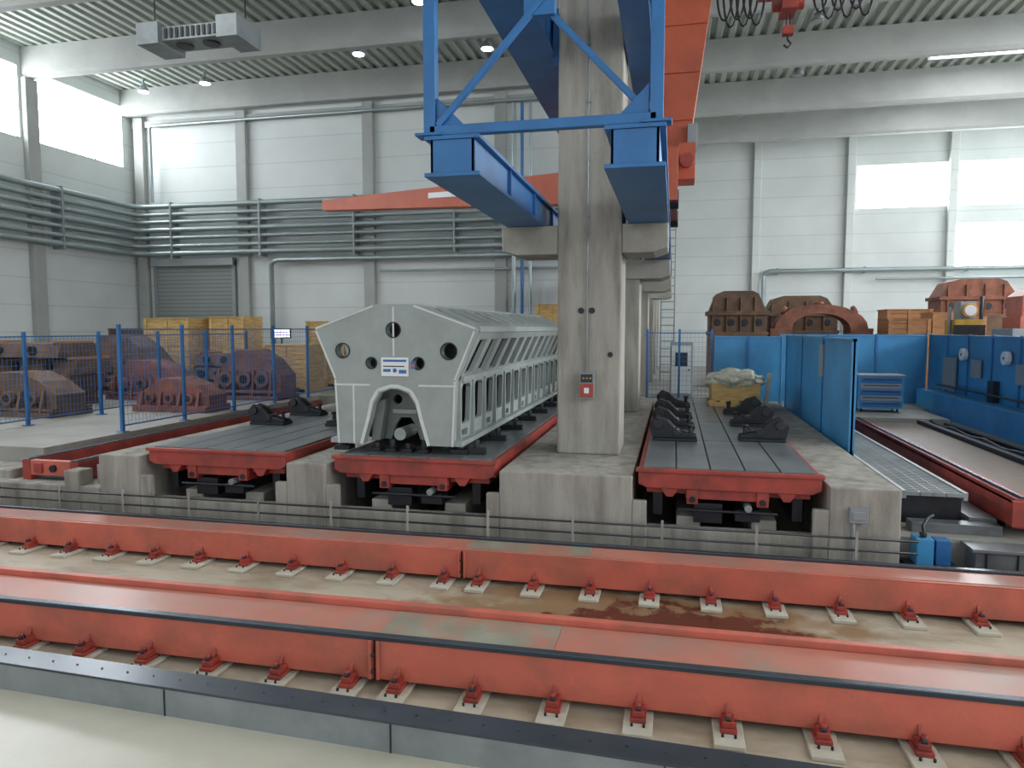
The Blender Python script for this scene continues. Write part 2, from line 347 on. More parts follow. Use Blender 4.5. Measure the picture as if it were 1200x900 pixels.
# ---------------- tables ----------------
def table(x0,x1):
    b=MB(); y0,y1=9.12,18.6; zt=1.25; w=x1-x0
    b.box(x0+.03,x1-.03,y0+.03,y1,1.14,zt-.028,BLACK)
    ns=5; sw=(w-.1)/ns
    for i in range(ns):
        a=x0+.05+i*sw
        yy=y0+.05
        while yy<y1-.1:
            b.box(a+.009,a+sw-.009,yy,min(yy+2.335,y1),zt-.03,zt,PLATE); yy+=2.35
    b.prism([(x0,1.21),(x1,1.21),(x1,1.04),(x1-.1,.99),(x0+.1,.99),(x0,1.04)],'Y',y0,y0+.1,DRED)
    b.box(x0-.03,x1+.03,y0-.03,y0+.1,1.19,1.235,DRED)
    for xa in (x0,x1-.06): b.box(xa,xa+.06,y0+.1,y1,1.0,1.225,DRED)
    b.box(x0+.1,x1-.1,y0+.15,y1,.9,1.05,DRED)
    cx=(x0+x1)/2
    b.box(cx-.5,cx+.5,y0+.05,y0+.5,.86,1.0,DRED)
    for dx in (-.42,.42):
        b.box(cx+dx-.07,cx+dx+.07,y0+.02,y0+.4,.8,.99,DRED); b.cyl((cx+dx,y0-.0,.86),(cx+dx,y0+.1,.86),.04,DARK,14)
    b.cyl((cx+.25,y0-.02,.78),(cx+.25,y0+.4,.78),.045,GALV,16); b.box(cx+.1,cx+.4,y0+.06,y0+.35,.6,.74,BLACK); b.box(cx-.4,cx-.05,y0+.1,y0+.35,.55,.8,BLACK)
    b.cyl((cx-.6,y0+.04,.72),(cx+.6,y0+.04,.72),.018,DARK,10)
    for dx in (-.85,.85): b.box(cx+dx-.06,cx+dx+.06,y0+.2,y1,.6,.92,BLACK)
    for dx in (-.7,.7):
        b.prism([(cx+dx-.12,1.0),(cx+dx+.12,1.0),(cx+dx+.04,.88),(cx+dx-.04,.88)],'Y',y0+.02,y0+.3,DRED)
    b.fin('workpiece_table',.006)
table(-7.6,-5.36); table(-4.6,-2.3); table(-.41,1.77)
ZT=1.25
def fixture(x,y,z,s=1,k=1.1):
    b=MB()
    b.box(x-.34,x+.34,y-.17,y+.17,z,z+.05,BLACK)
    f=lambda px:x+s*px*k
    for yy in (y-.13,y+.07):
        b.prism([(f(-.32),z+.05),(f(.3),z+.05),(f(.3),z+.09),(f(.05),z+.15),(f(-.1),z+.31),(f(-.26),z+.37),(f(-.36),z+.25)],'Y',yy,yy+.06,BLACK)
    b.cyl((f(-.24),y-.17,z+.26),(f(-.24),y+.17,z+.26),.075,DARK,14)
    b.cyl((f(.02),y-.15,z+.13),(f(.02),y+.15,z+.13),.055,DARK,12)
    b.box(x-.1,x+.1,y-.07,y+.07,z+.05,z+.13,BLACK)
    b.cyl((f(.22),y,z+.05),(f(.22),y,z+.22),.035,DARK,10); b.cyl((f(.22),y,z+.2),(f(.22),y,z+.25),.055,BLACK,6)
    b.fin('clamping_fixture',.008)
for y in (11.5,12.9,14.4,16.4): fixture(.04,y,ZT,1)
for y in (11.7,13.5,15.3): fixture(1.36,y,ZT,-1)
for y in (11.8,13.2,15.5): fixture(-7.2,y,ZT,1)
for y in (11.9,13.6,15.6): fixture(-5.75,y,ZT,-1)
# ---------------- engine block ----------------
E=empty('engine_block')
cx=-3.78; y0=9.32; y1=18.8; ZB=1.38
pr=[(-.86,ZB),(-.9,2.3),(-1.19,2.98),(-1.1,3.04),(-.3,3.33),(.3,3.33),(1.1,3.04),(1.19,2.98),(.9,2.3),(.86,ZB)]
def arch(w1,w2,zt):
    return [(w1,ZB),(w2+.03,1.75),(w2-.02,zt-.22),(w2-.12,zt-.06),(0.06,zt),(-.06,zt),(-w2+.12,zt-.06),(-w2+.02,zt-.22),(-w2-.03,1.75),(-w1,ZB)]
b=MB()
HO=((0,2.98,.1),(-.76,2.69,.1),(.8,2.69,.11),(.36,2.52,.08),(-.33,2.52,.075))
b.holed(pr+arch(.48,.33,2.16),[circ(*h) for h in HO],.14,frame((cx,y0+.07,0),(1,0,0),(0,0,1)),BLOCKM)
b.fin('front_plate',.012,E)
b=MB()
for hx,hz,r in HO:
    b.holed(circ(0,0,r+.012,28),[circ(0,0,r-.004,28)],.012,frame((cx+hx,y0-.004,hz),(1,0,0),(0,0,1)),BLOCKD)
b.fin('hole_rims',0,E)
b=MB()
a=arch(.5,.36,2.2)
for p,q in zip(a,a[1:]): b.beam((cx+p[0],y0-.003,p[1]),(cx+q[0],y0-.003,q[1]),.045,.012,BLOCKW,up=(0,1,0))
b.box(cx-.012,cx+.012,y0-.006,y0,2.62,3.3,BLOCKW); b.box(cx-.9,cx-.36,y0-.006,y0,2.2,2.225,BLOCKW); b.box(cx+.36,cx+.9,y0-.006,y0,2.2,2.225,BLOCKW)
b.box(cx-.62,cx-.595,y0-.006,y0,ZB,2.2,BLOCKW)
b.beam((cx-.3,y0-.003,3.31),(cx-1.17,y0-.003,3.0),.025,.01,BLOCKW,up=(0,1,0)); b.beam((cx+.3,y0-.003,3.31),(cx+1.17,y0-.003,3.0),.025,.01,BLOCKW,up=(0,1,0))
for s in (-1,1):
    b.beam((cx+s*.84,y0-.003,ZB),(cx+s*.88,y0-.003,2.28),.025,.01,BLOCKW,up=(0,1,0)); b.beam((cx+s*.88,y0-.003,2.3),(cx+s*1.16,y0-.003,2.96),.025,.01,BLOCKW,up=(0,1,0))
b.fin('primer_lines',0,E)
L=y1-y0-.14; nb=14; bw=L/nb
for sgn in (1,-1):
    b=MB()
    def panel(p,q,holes,th=.07):
        O=(cx+sgn*p[0],y0+.14,p[1]); V=(sgn*(q[0]-p[0]),0,q[1]-p[1]); h=math.hypot(q[0]-p[0],q[1]-p[1])
        b.holed([(0,0),(L,0),(L,h),(0,h)],holes,th,frame(O,(0,1,0),V),BLOCKM)
    hs=[]
    for i in range(nb):
        a0=i*bw
        hs.append([(a0+.16,.27),(a0+.55,.27),(a0+.58,.3),(a0+.58,.78),(a0+.52,.84),(a0+.19,.84),(a0+.13,.78),(a0+.13,.3)])
        if i%2==0: hs.append([(a0+.2,.09),(a0+.5,.09),(a0+.5,.19),(a0+.2,.19)])
    panel((.83,ZB),(.87,2.3),hs)
    panel((.88,2.3),(1.15,2.96),[[(i*bw+.08,.09),(i*bw+.5,.09),(i*bw+.64,.6),(i*bw+.22,.6)] for i in range(nb)])
    panel((1.1,3.0),(.26,3.30),[[(i*bw+.08,.16),(i*bw+.3,.16),(i*bw+.58,.74),(i*bw+.36,.74)] for i in range(nb)])
    X=lambda v:cx+sgn*v
    xs=sorted((X(.84),X(.98))); b.box(xs[0],xs[1],y0+.02,y1,ZB,ZB+.07,BLOCKM)
    xs=sorted((X(.86),X(.97))); b.box(xs[0],xs[1],y0+.14,y1,2.27,2.34,BLOCKM)
    xs=sorted((X(1.1),X(1.21))); b.box(xs[0],xs[1],y0+.14,y1,2.95,3.03,BLOCKM)
    for i in range(nb+1):
        yy=y0+.14+i*bw; xs=sorted((X(.86),X(.93)))
        if yy<y1-.05: b.box(xs[0],xs[1],yy-.025,yy+.025,ZB+.07,2.27,BLOCKM)
    b.fin('side_panel_'+('r' if sgn>0 else 'l'),.008,E)
b=MB(); b.box(cx-.32,cx+.32,y0+.14,y1,3.27,3.34,BLOCKM)
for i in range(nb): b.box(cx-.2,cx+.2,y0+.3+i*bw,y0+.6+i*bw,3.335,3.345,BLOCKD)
b.fin('top_deck',.01,E)
b=MB()
O=lambda P:[(p[0]+cx,p[1]) for p in P]
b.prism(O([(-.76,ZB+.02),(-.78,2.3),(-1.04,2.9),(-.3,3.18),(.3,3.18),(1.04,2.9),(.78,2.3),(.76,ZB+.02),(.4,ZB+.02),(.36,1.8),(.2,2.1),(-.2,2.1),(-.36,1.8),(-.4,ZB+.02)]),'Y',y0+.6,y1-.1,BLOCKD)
def fr(y): return frame((cx,y,0),(1,0,0),(0,0,1))
b.holed([(-.5,ZB+.02),(-.5,2.3),(.5,2.3),(.5,ZB+.02),(.24,ZB+.02),(.18,1.6),(.1,1.72),(-.06,1.72),(-.14,1.6),(-.2,ZB+.02)],[circ(-.1,1.98,.07)],.08,fr(y0+.42),BLOCKG)
b.prism(O([(-.42,ZB+.03),(-.36,1.95),(-.2,2.0),(-.3,ZB+.03)]),'Y',y0+.18,y0+.38,BLOCKG)
b.prism(O([(.42,ZB+.03),(.36,1.9),(.28,1.9),(.34,ZB+.03)]),'Y',y0+.18,y0+.38,BLOCKG)
b.cyl((cx+.0,y0+.2,1.5),(cx+.0,y0+.7,1.5),.09,BLOCKG,16); b.box(cx-.16,cx+.2,y0+.34,y0+.38,1.78,1.84,BLOCKW)
b.holed(pr+arch(.48,.33,2.2),[],.1,fr(y1-.05),BLOCKM)
b.fin('bulkheads',0,E)
b=MB()
for sgn in (1,-1):
    for q in range(8):
        yy=y0+.25+q*1.25
        b.box(cx+sgn*.88-.12,cx+sgn*.88+.12,yy-.1,yy+.1,ZT,1.32,BLACK); b.cyl((cx+sgn*.88,yy,1.3),(cx+sgn*.88,yy,ZB),.06,DARK,12)
        if sgn>0: b.box(cx+1.0,cx+1.25,yy-.05,yy+.05,ZT,1.34,BLACK); b.cyl((cx+1.12,yy,1.3),(cx+1.12,yy,1.45),.04,DARK,8)
for q in range(4):
    b.cyl((cx-.35+q*.24,y0+.2,ZT),(cx-.35+q*.24,y0+.2,1.38+.05*(q%2)),.05,BLACK,10); b.box(cx-.42+q*.24,cx-.28+q*.24,y0+.12,y0+.3,ZT,1.3,BLACK)
b.fin('support_jacks',.005,E)
b=MB(); lx=cx+.02; lz=2.47
b.box(lx-.2,lx+.2,y0-.016,y0-.007,lz-.13,lz+.13,WHITE)
b.box(lx-.17,lx+.17,y0-.018,y0-.016,lz+.07,lz+.1,BLUE); b.box(lx-.17,lx+.14,y0-.018,y0-.016,lz-.0,lz+.015,DARK)
b.box(lx-.17,lx-.06,y0-.018,y0-.016,lz-.07,lz-.03,BLUE); b.cyl((lx+.0,y0-.019,lz-.05),(lx+.0,y0-.016,lz-.05),.03,BLUE,16); b.box(lx+.06,lx+.17,y0-.018,y0-.016,lz-.09,lz-.04,BLUE)
b.box(lx+.24,lx+.3,y0-.012,y0-.005,lz-.02,lz+.08,BLUE); b.box(lx+.25,lx+.29,y0-.014,y0-.012,lz+.0,lz+.04,RED)
b.fin('label_plate',0,E)
# ---------------- concrete columns ----------------
CE=empty('concrete_column')
b=MB(); b.box(-1.68,-.75,10.49,11.4,1.14,CZ-1.0,CONCS); b.fin('shaft',.03,CE)
b=MB(); b.prism([(-2.52,4.5),(-2.52,4.15),(-2.3,4.08),(-1.68,4.08),(-1.68,4.5)],'Y',10.5,11.38,CONC); b.prism([(-.1,4.5),(-.1,4.15),(-.3,4.08),(-.75,4.08),(-.75,4.5)],'Y',10.5,11.38,CONC)
b.fin('corbel',.02,CE)
b=MB(); b.cyl((-1.24,10.46,2.3),(-1.24,10.46,9),.014,GALV,8)
for z in (3,3.8,4.6,5.4,6.2,7): b.box(-1.27,-1.21,10.45,10.49,z,z+.03,GALV)
b.box(-1.33,-1.12,10.36,10.49,1.98,2.36,GREYB); b.box(-1.32,-1.13,10.35,10.36,2.0,2.2,DRED); b.box(-1.31,-1.14,10.345,10.36,2.22,2.34,DARK)
for dx in (-.05,0,.05): b.cyl((-1.22+dx,10.34,2.28),(-1.22+dx,10.36,2.28),.014,YEL,8)
b.box(-1.26,-1.19,10.345,10.35,2.06,2.14,WHITE)
for x in (-1.33,-1.17): b.cyl((x,10.475,3.26),(x,10.492,3.26),.045,BLACK,14)
b.cyl((-.9,10.48,2.62),(-.9,10.492,2.62),.04,BLACK,12)
b.fin('control_box_and_conduit',.004,CE)
for y in (16.1,21.6,26.9,32,36.5):
    b=MB(); b.box(-1.68,-.75,y,y+.9,1.0 if y>19.5 else 1.14,CZ-1.0,CONCS)
    if y<30: b.prism([(-2.52,4.5),(-2.52,4.15),(-2.3,4.08),(-.3,4.08),(-.1,4.15),(-.1,4.5)],'Y',y-.06,y+.96,CONC)
    b.fin('concrete_column',.02)
# ---------------- blue runway ----------------
def boxg(b,x0,x1,y0,y1,z0,z1,m,t=.04):
    b.box(x0,x1,y0,y1,z0,z0+t,m); b.box(x0,x1,y0,y1,z1-t,z1,m)
    for xa in (x0+.06,x1-.09): b.box(xa,xa+.03,y0+.02,y1,z0+t,z1-t,m)
    b.box(x0+.06,x1-.06,y0+.02,y0+.05,z0+t,z1-t,m)
    y=y0+1.5
    while y<y1:
        b.box(x0+.02,x0+.06,y,y+.02,z0+t,z1-t,m); b.box(x1-.06,x1-.02,y,y+.02,z0+t,z1-t,m); y+=1.5
b=MB(); boxg(b,-2.45,-1.88,6.9,26.1,4.5,4.9,BLUE); b.box(-2.2,-2.12,7.2,26.1,4.9,4.95,GUIDE)
b.fin('crane_runway_girder',.004)
b=MB(); boxg(b,-.67,-.1,6.9,26.1,4.5,4.9,BLUE); b.box(-.42,-.34,7.2,26.1,4.9,4.95,GUIDE); b.fin('crane_runway_girder',.004)
b=MB()
Yf=6.98
for x in (-2.4,-.19):
    b.box(x-.06,x+.06,Yf-.06,Yf+.06,4.93,8.2,BLUE)
    b.box(x-.14,x+.14,Yf-.1,Yf+.1,4.901,4.93,BLUE)
b.box(-2.4,-.19,Yf-.06,Yf+.04,4.905,5.0,BLUE)
b.box(-2.4,-.19,Yf-.05,Yf+.05,7.25,7.4,BLUE)
b.beam((-2.32,Yf-.03,5.0),(-.25,Yf-.03,7.2),.06,.06,BLUE,up=(0,1,0)); b.beam((-2.32,Yf+.05,7.2),(-.25,Yf+.05,5.0),.06,.06,BLUE,up=(0,1,0))
b.box(-1.45,-1.15,Yf-.04,Yf+.06,5.97,6.2,BLUE)
for x in (-2.4,-.19):
    b.box(x-.05,x+.05,Yf,10.4,7.9,8.0,BLUE)
b.prism([(-2.33,5.0),(-2.05,5.0),(-2.33,5.28)],'Y',Yf-.02,Yf+.02,BLUE); b.prism([(-.26,5.0),(-.54,5.0),(-.26,5.28)],'Y',Yf-.02,Yf+.02,BLUE)
b.fin('runway_end_frame',.006)
b=MB(); boxg(b,-2.35,-1.75,7.15,25.4,6.92,7.5,BLUE)
b.box(-1.78,-1.69,10.6,10.9,6.8,7.6,BLUE)
b.fin('upper_runway_girder',.004)
b=MB(); boxg(b,-.73,-.36,7.15,13.0,6.92,7.4,BLUE); b.fin('upper_runway_girder',.004)
# ---------------- semi-portal crane ----------------
b=MB()
b.prism([(-.22,5.9),(.17,5.9),(.53,8.6),(.53,9.5),(-.4,9.5),(-.4,8.6)],'Y',13.1,13.7,ORANGE)
for z in (6.6,7.4,8.2): 
    w=(z-5.9)/2.7; b.box(-.22-.18*w,.17+.36*w,13.07,13.1,z,z+.04,ORANGE)
b.box(-.46,.02,12.0,14.9,5.06,5.9,ORANGE)
for y in (12.3,14.5): b.cyl((-.48,y,5.12),(.04,y,5.12),.16,DARK,18)
b.box(.02,.3,12.6,13.2,5.5,6.1,ORANGE); b.cyl((.16,12.5,5.8),(.16,12.9,5.8),.12,DRED,14); b.box(.17,.33,12.95,13.3,6.1,6.5,GREYB)
b.box(-.4,14,13.0,13.8,8.95,9.7,ORANGE)
b.box(.56,14,13.25,13.55,8.82,8.95,DRED)
b.box(1.35,2.2,13.1,13.7,8.7,8.82,DRED); b.cyl((1.55,13.4,8.55),(2.05,13.4,8.55),.15,DRED,18); b.box(1.68,1.93,13.15,13.65,8.35,8.7,DRED)
b.cyl((1.78,13.4,8.0),(1.78,13.4,8.4),.012,DARK,6); b.cyl((1.84,13.4,8.0),(1.84,13.4,8.4),.012,DARK,6)
b.box(1.72,1.9,13.32,13.48,8.0,8.14,DRED)
b.tube([(1.81,13.4,8.0),(1.81,13.4,7.92),(1.87,13.4,7.85),(1.81,13.4,7.79),(1.75,13.4,7.84)],.02,DARK)
for q in range(12):
    xa=.62+q*.105 if q<6 else 2.15+(q-6)*.14; w=.26; dp=.55+.12*(q%2)
    b.tube([(xa+w/2-w/2*math.cos(t*math.pi/10),13.2,8.8-dp*math.sin(t*math.pi/10)) for t in range(11)],.02,BLACK,6)
    b.box(xa-.02,xa+.02,13.18,13.25,8.78,8.83,DARK)
b.fin('semi_portal_crane',.006)
b=MB()
P0=Vector((-1.75,16.2,0));P1=Vector((-9.2,18.05,0));D=(P1-P0).normalized();Nn=Vector((-D.y,D.x,0))*.16
def jp(p,z,s): return tuple(p+Nn*s+Vector((0,0,z)))
vs=[jp(P0,6.5,-1),jp(P0,6.5,1),jp(P0,5.75,1),jp(P0,5.75,-1),jp(P1,6.42,-1),jp(P1,6.42,1),jp(P1,6.15,1),jp(P1,6.15,-1)]
b._new(vs,[(0,1,2,3),(4,7,6,5),(0,4,5,1),(1,5,6,2),(2,6,7,3),(3,7,4,0)],ORANGE)
m1=P0+(P1-P0)*.45; m2=P0+(P1-P0)*.56
for s in (1,-1): b.beam(tuple(m1+s*Nn*1.08+Vector((0,0,6.24))),tuple(m2+s*Nn*1.08+Vector((0,0,6.26))),.02,.14,WHITE)
b.box(-1.95,-1.69,15.95,16.5,5.3,6.7,ORANGE)
b.cyl((-4,16.75,5.75),(-4,16.75,6.0),.12,DARK,12)
b.fin('jib_crane',.01)
# ---------------- fences ----------------
def fence(x0,y0_,x1,y1_,z0,h,n,name='safety_fence'):
    b=MB(); A=Vector((x0,y0_,z0));B=Vector((x1,y1_,z0))
    for i in range(n+1):
        p=A.lerp(B,i/n); b.box(p.x-.03,p.x+.03,p.y-.03,p.y+.03,z0,z0+h+.08,BLUE); b.box(p.x-.08,p.x+.08,p.y-.08,p.y+.08,z0,z0+.015,BLUE)
    for z in (.12,h-.02): b.beam(tuple(A+Vector((0,0,z))),tuple(B+Vector((0,0,z))),.025,.025,BLUE)
    L=(B-A).length; q=int(L/.1)
    for i in range(q):
        p=A.lerp(B,(i+.5)/q); b.beam((p.x,p.y,z0+.12),(p.x,p.y,z0+h),.005,.005,NET)
    z=.2
    while z<h: b.beam(tuple(A+Vector((0,0,z))),tuple(B+Vector((0,0,z))),.006,.006,NET); z+=.13
    b.fin(name)
fence(-10.4,11.8,-10.4,24.5,1.0,2.0,7)
fence(-13.0,10.2,-13.0,20.0,1.0,1.85,5)
fence(-.7,19.9,1.0,19.9,1.0,1.9,2)
fence(-10.3,24.5,-4.4,24.5,1.0,2.0,4)
b=MB()
for x in (-10.1,-9.2):
    b.box(x,x+.16,9.3,19,.6,.92,DRED); b.box(x+.02,x+.14,9.3,19,.92,.94,GUIDE)
b.box(-9.94,-9.2,9.3,9.4,.68,.92,RED); b.box(-9.94,-9.2,9.4,19,.62,.72,PLATE)
b.cyl((-9.5,9.26,.8),(-9.5,9.32,.8),.06,DARK,12); b.box(-9.85,-9.7,9.26,9.3,.72,.88,DRED)
b.fin('transfer_track',.008)
# ---------------- stores on the left ----------------
def crate(x,y,z,w,d,h,m=WOOD,name='wooden_crate'):
    b=MB(); b.box(x+.02,x+w-.02,y+.02,y+d-.02,z+.1,z+h-.02,m)
    n=max(3,int(h/.16))
    for i in range(n):
        za=z+.1+i*(h-.1)/n; b.box(x,x+w,y-.01,y+.02,za+.01,za+(h-.1)/n-.01,m); b.box(x-.01+w,x+w+.01,y,y+d,za+.01,za+(h-.1)/n-.01,m)
    for xa in (x,x+w/2-.05,x+w-.1): b.box(xa,xa+.1,y-.04,y-.01,z+.1,z+h,m); b.box(xa,xa+.1,y,y+d,z,z+.1,m)
    b.box(x-.02,x+w+.02,y-.05,y+d+.02,z+h-.03,z+h,m); b.fin(name)
for (x,y,w,h) in ((-17.4,20.9,1.7,2.35),(-15.4,21.6,1.3,2.4),(-12.3,22.5,1.4,2.25),(-9.9,24.7,1.5,2.2),(-8.2,24.7,1.3,1.7),(-12.6,20.3,1.5,1.5)): crate(x,y,1,w,1.1,h)
crate(-19.8,22,1,1.8,1.2,2.0,RUST,'steel_stillage'); crate(-4.2,22,1,.9,.9,2.75)
def casting(x,y,z,w,d,h,m,name,kind=0):
    b=MB()
    if kind==0:
        b.box(x,x+w,y,y+d,z,z+.12,m)
        b.prism([(x,z+.12),(x+w,z+.12),(x+w,z+h*.5),(x+w*.82,z+h*.8),(x+w*.6,z+h),(x+w*.35,z+h),(x+w*.15,z+h*.7),(x,z+h*.45)],'Y',y+d*.15,y+d*.85,m)
        for i in range(4):
            xa=x+w*(.08+.26*i); b.prism([(y,z+.12),(y+d,z+.12),(y+d*.9,z+h*.6),(y+d*.1,z+h*.6)],'X',xa,xa+.07,m)
        for i in range(3):
            xa=x+w*(.22+.27*i); b.cyl((xa,y+.02,z+h*.42),(xa,y+d*.3,z+h*.42),.16*h,m,18); b.cyl((xa,y+.01,z+h*.42),(xa,y+.03,z+h*.42),.09*h,BLACK,16)
        b.box(x-.02,x+w+.02,y+.02,y+d-.02,z+h*.14,z+h*.2,m)
    else:
        n=int(h/.42)
        for q in range(n):
            zz=z+q*.42; o=.12*((q*7)%3-1)
            b.prism([(y+o,zz),(y+d+o,zz),(y+d*.92+o,zz+.36),(y+d*.08+o,zz+.36)],'X',x+o,x+w+o,m)
            b.cyl((x+w*.3+o,y-.03+o,zz+.18),(x+w*.3+o,y+.05+o,zz+.18),.12,BLACK,12); b.cyl((x+w*.7+o,y-.03+o,zz+.18),(x+w*.7+o,y+.05+o,zz+.18),.12,BLACK,12)
            b.box(x+o+.1,x+o+.2,y+o,y+d+o,zz+.36,zz+.42,WOOD2); b.box(x+w+o-.2,x+w+o-.1,y+o,y+d+o,zz+.36,zz+.42,WOOD2)
    b.fin(name,.01)
casting(-17.6,15.2,1,2.6,1.3,1.7,RUST,'machine_casting',1)
casting(-17.9,18.3,1,2.8,1.4,1.8,RUST,'machine_casting')
casting(-15.9,13.2,1,2.4,1.2,1.0,RUST,'machine_casting')
casting(-12.75,14.8,1,2.0,1.0,.8,RUSTR,'machine_casting')
casting(-15.6,17.1,1,2.3,1.1,1.1,RUSTR,'machine_casting')
casting(-18.6,12.6,1,2.0,1.2,1.7,RUST,'machine_casting',1)
casting(-14.8,19.6,1,1.5,1.2,1.3,RUST,'machine_casting',1)
casting(-12.75,17.8,1,2.1,1.2,1.4,RUSTP,'machine_casting')
b=MB(); b.box(-13.9,-13.15,22.9,22.98,2.66,3.0,DARK)  # window reflection built as a small glowing grid on an invented stand
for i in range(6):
    for j in range(3): b.box(-13.86+i*.12,-13.77+i*.12,22.88,22.9,2.69+j*.1,2.76+j*.1,REFLP)
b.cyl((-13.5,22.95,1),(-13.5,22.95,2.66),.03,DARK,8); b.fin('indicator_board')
# ---------------- blue guarding right ----------------
def gpanel_y(x,y0,y1,z0,z1,n):
    b=MB(); b.box(x-.02,x+.02,y0,y1,z0,z1,LBLUE); b.box(x-.04,x+.04,y0,y1,z1-.05,z1,LBLUE); b.box(x-.04,x+.04,y0,y1,z0,z0+.06,LBLUE)
    for i in range(n+1):
        y=y0+(y1-y0)*i/n; b.box(x-.045,x+.045,max(y0,y-.03),min(y1,y+.03),z0,z1+.02,BLUE if 0<i<n else LBLUE)
    return b
b=gpanel_y(2.78,12.2,19,.98,2.84,3); b.box(2.72,2.755,14.4,14.7,2.1,2.7,GREYB); b.fin('machine_guard',.004)
def gpanel_x(y,x0,x1,z0,z1,n):
    b=MB(); b.box(x0,x1,y-.02,y+.02,z0,z1,LBLUE); b.box(x0,x1,y-.04,y+.04,z1-.05,z1,LBLUE)
    for i in range(n+1):
        x=x0+(x1-x0)*i/n; b.box(max(x0,x-.03),min(x1,x+.03),y-.045,y+.045,z0,z1+.02,BLUE if 0<i<n else LBLUE)
    return b
b=gpanel_x(19.6,1.05,2.74,1.0,2.8,2); b.fin('machine_guard',.004)
b=gpanel_x(21.0,2.85,6.55,1.0,2.84,3); b.box(4.0,4.6,20.9,20.95,1.7,2.6,GREYB); b.fin('machine_guard',.004)
b=gpanel_y(6.65,12.0,21.0,.9,2.84,7)
for y in (13.2,15.4,17.6): b.box(6.56,6.6,y,y+.5,1.9,2.3,GREYB); b.cyl((6.5,y+.9,2.4),(6.6,y+.9,2.4),.14,WHITE,20); b.cyl((6.49,y+.9,2.4),(6.5,y+.9,2.4),.03,DARK,10)
b.box(6.56,6.6,19.0,19.8,1.5,2.3,GREYB); b.box(6.5,6.6,16.7,17.0,1.4,1.9,BLACK); b.cyl((6.5,14.9,.95),(6.5,14.9,2.5),.04,GALV,8); b.cyl((6.5,12.9,.95),(6.5,12.9,2.4),.03,GALV,8)
b.cyl((6.5,12.5,1.6),(6.5,20,1.6),.025,DARK,8)
b.box(6.2,6.6,12.5,20.5,.9,1.45,LBLUE)
b.fin('machine_guard',.004)
b=MB(); X0,Y0=4.35,18.6
b.box(X0,X0+1.0,Y0,Y0+.6,1.08,1.86,LBLUE); b.box(X0-.03,X0+1.03,Y0-.03,Y0+.63,1.86,1.9,GREYB)
for i in range(5): b.box(X0+.05,X0+.95,Y0-.02,Y0,1.13+i*.145,1.24+i*.145,GREYB if i%2 else BLUE); b.box(X0+.1,X0+.9,Y0-.04,Y0-.02,1.2+i*.145,1.22+i*.145,DARK)
for xx in (X0+.1,X0+.9):
    for yy in (Y0+.1,Y0+.5): b.cyl((xx-.02,yy,1.04),(xx+.02,yy,1.04),.04,DARK,10)
b.fin('tool_cabinet',.005)
b=MB(); b.box(2.66,6.0,9.3,19.5,.1,.5,PFLOOR); b.box(3.9,6.0,17.5,19.5,.5,.99,PFLOOR); b.fin('pit_floor')
b=MB()
for x in (2.85,3.55): b.box(x,x+.05,9.8,18.5,.86,.96,GALV)
y=9.8
while y<18.5: b.box(2.9,3.55,y,y+.02,.9,.95,GALV); y+=.09
for x in (3.05,3.2,3.35): b.box(x,x+.015,9.8,18.5,.9,.945,GALV)
for y in (10,13,16,18.3): b.box(2.85,3.6,y,y+.08,.5,.86,DARK)
b.fin('grating_walkway')
b=MB(); b.box(4.0,4.14,9.5,17.4,.62,.98,DRED); b.box(4.0,4.3,9.5,17.4,.9,.94,DRED); b.box(4.14,5.3,9.5,17.4,.7,.9,BROWN); b.box(5.3,5.42,9.5,17.4,.62,.98,DARK); b.box(4.05,4.1,9.5,17.4,.98,1.01,GUIDE)
b.box(3.95,4.2,9.45,9.5,.65,.96,DRED)
for y in (10,12,14,16): b.box(4.1,5.3,y,y+.2,.5,.7,DARK)
b.fin('slideway_table',.006)
b=MB()
for i in range(3): b.box(5.5+i*.17,5.6+i*.17,9.6,17.4,.5,.85+.04*i,BLACK)
b.tube([(5.55,9.7+.4*t,.95+.03*math.sin(t*1.7)) for t in range(20)],.035,BLACK); b.fin('cable_chain')
b=MB(); b.box(3.4,8,8.97,9.25,0,.46,PLATE); b.box(3.35,8,8.92,9.28,.46,.5,PLATE)
for i in range(14): b.box(3.5+i*.32,3.52+i*.32,8.95,8.97,.05,.46,DARK)
b.fin('chip_conveyor_cover',.006)
b=MB(); b.box(2.8,2.98,9.0,9.25,.25,.56,LBLUE); b.box(3.02,3.18,9.05,9.25,.25,.54,BLUE); b.cyl((2.89,9.1,.56),(2.89,9.1,.62),.04,DARK,10); b.box(2.7,3.25,8.95,9.28,0,.25,DARK)
b.tube([(2.9,9.1,.6),(2.9,9.15,.68),(3.0,9.3,.74),(3.1,9.45,.74)],.02,BLACK); b.fin('hydraulic_unit',.008)
b=MB(); b.box(2.9,3.9,9.55,9.78,.5,.62,PLATE); b.box(3.62,3.93,9.8,15,.5,.66,PLATE); b.fin('steel_cover_plates',.006)
b=MB(); px,py=.8,16.7; z=ZT
for i in range(5): b.box(px+i*.24,px+.16+i*.24,py,py+1,z+.1,z+.13,WOOD)
for i in range(3): b.box(px,px+1.15,py+i*.45,py+.1+i*.45,z,z+.1,WOOD)
b.box(px+.05,px+1.1,py+.05,py+.95,z+.13,z+.5,WOOD)
bm=b.bm
r=bmesh.ops.create_icosphere(bm,subdivisions=4,radius=1); i=b.mi(PLAST)
for v in r['verts']:
    n=noise.noise(v.co*2.3)*.28+noise.noise(v.co*6)*.1
    c=v.co*(1+n); v.co=Vector((px+.58+c.x*.62,py+.5+c.y*.52,max(z+.36,z+.56+c.z*.26)))
vv=set(r['verts'])
for f in bm.faces:
    if f.verts[0] in vv: f.material_index=i; f.smooth=True
b.prism([(px+1.2,z),(px+1.28,z),(px+1.36,z+.75),(px+1.28,z+.75)],'Y',py+.2,py+.3,PAD)
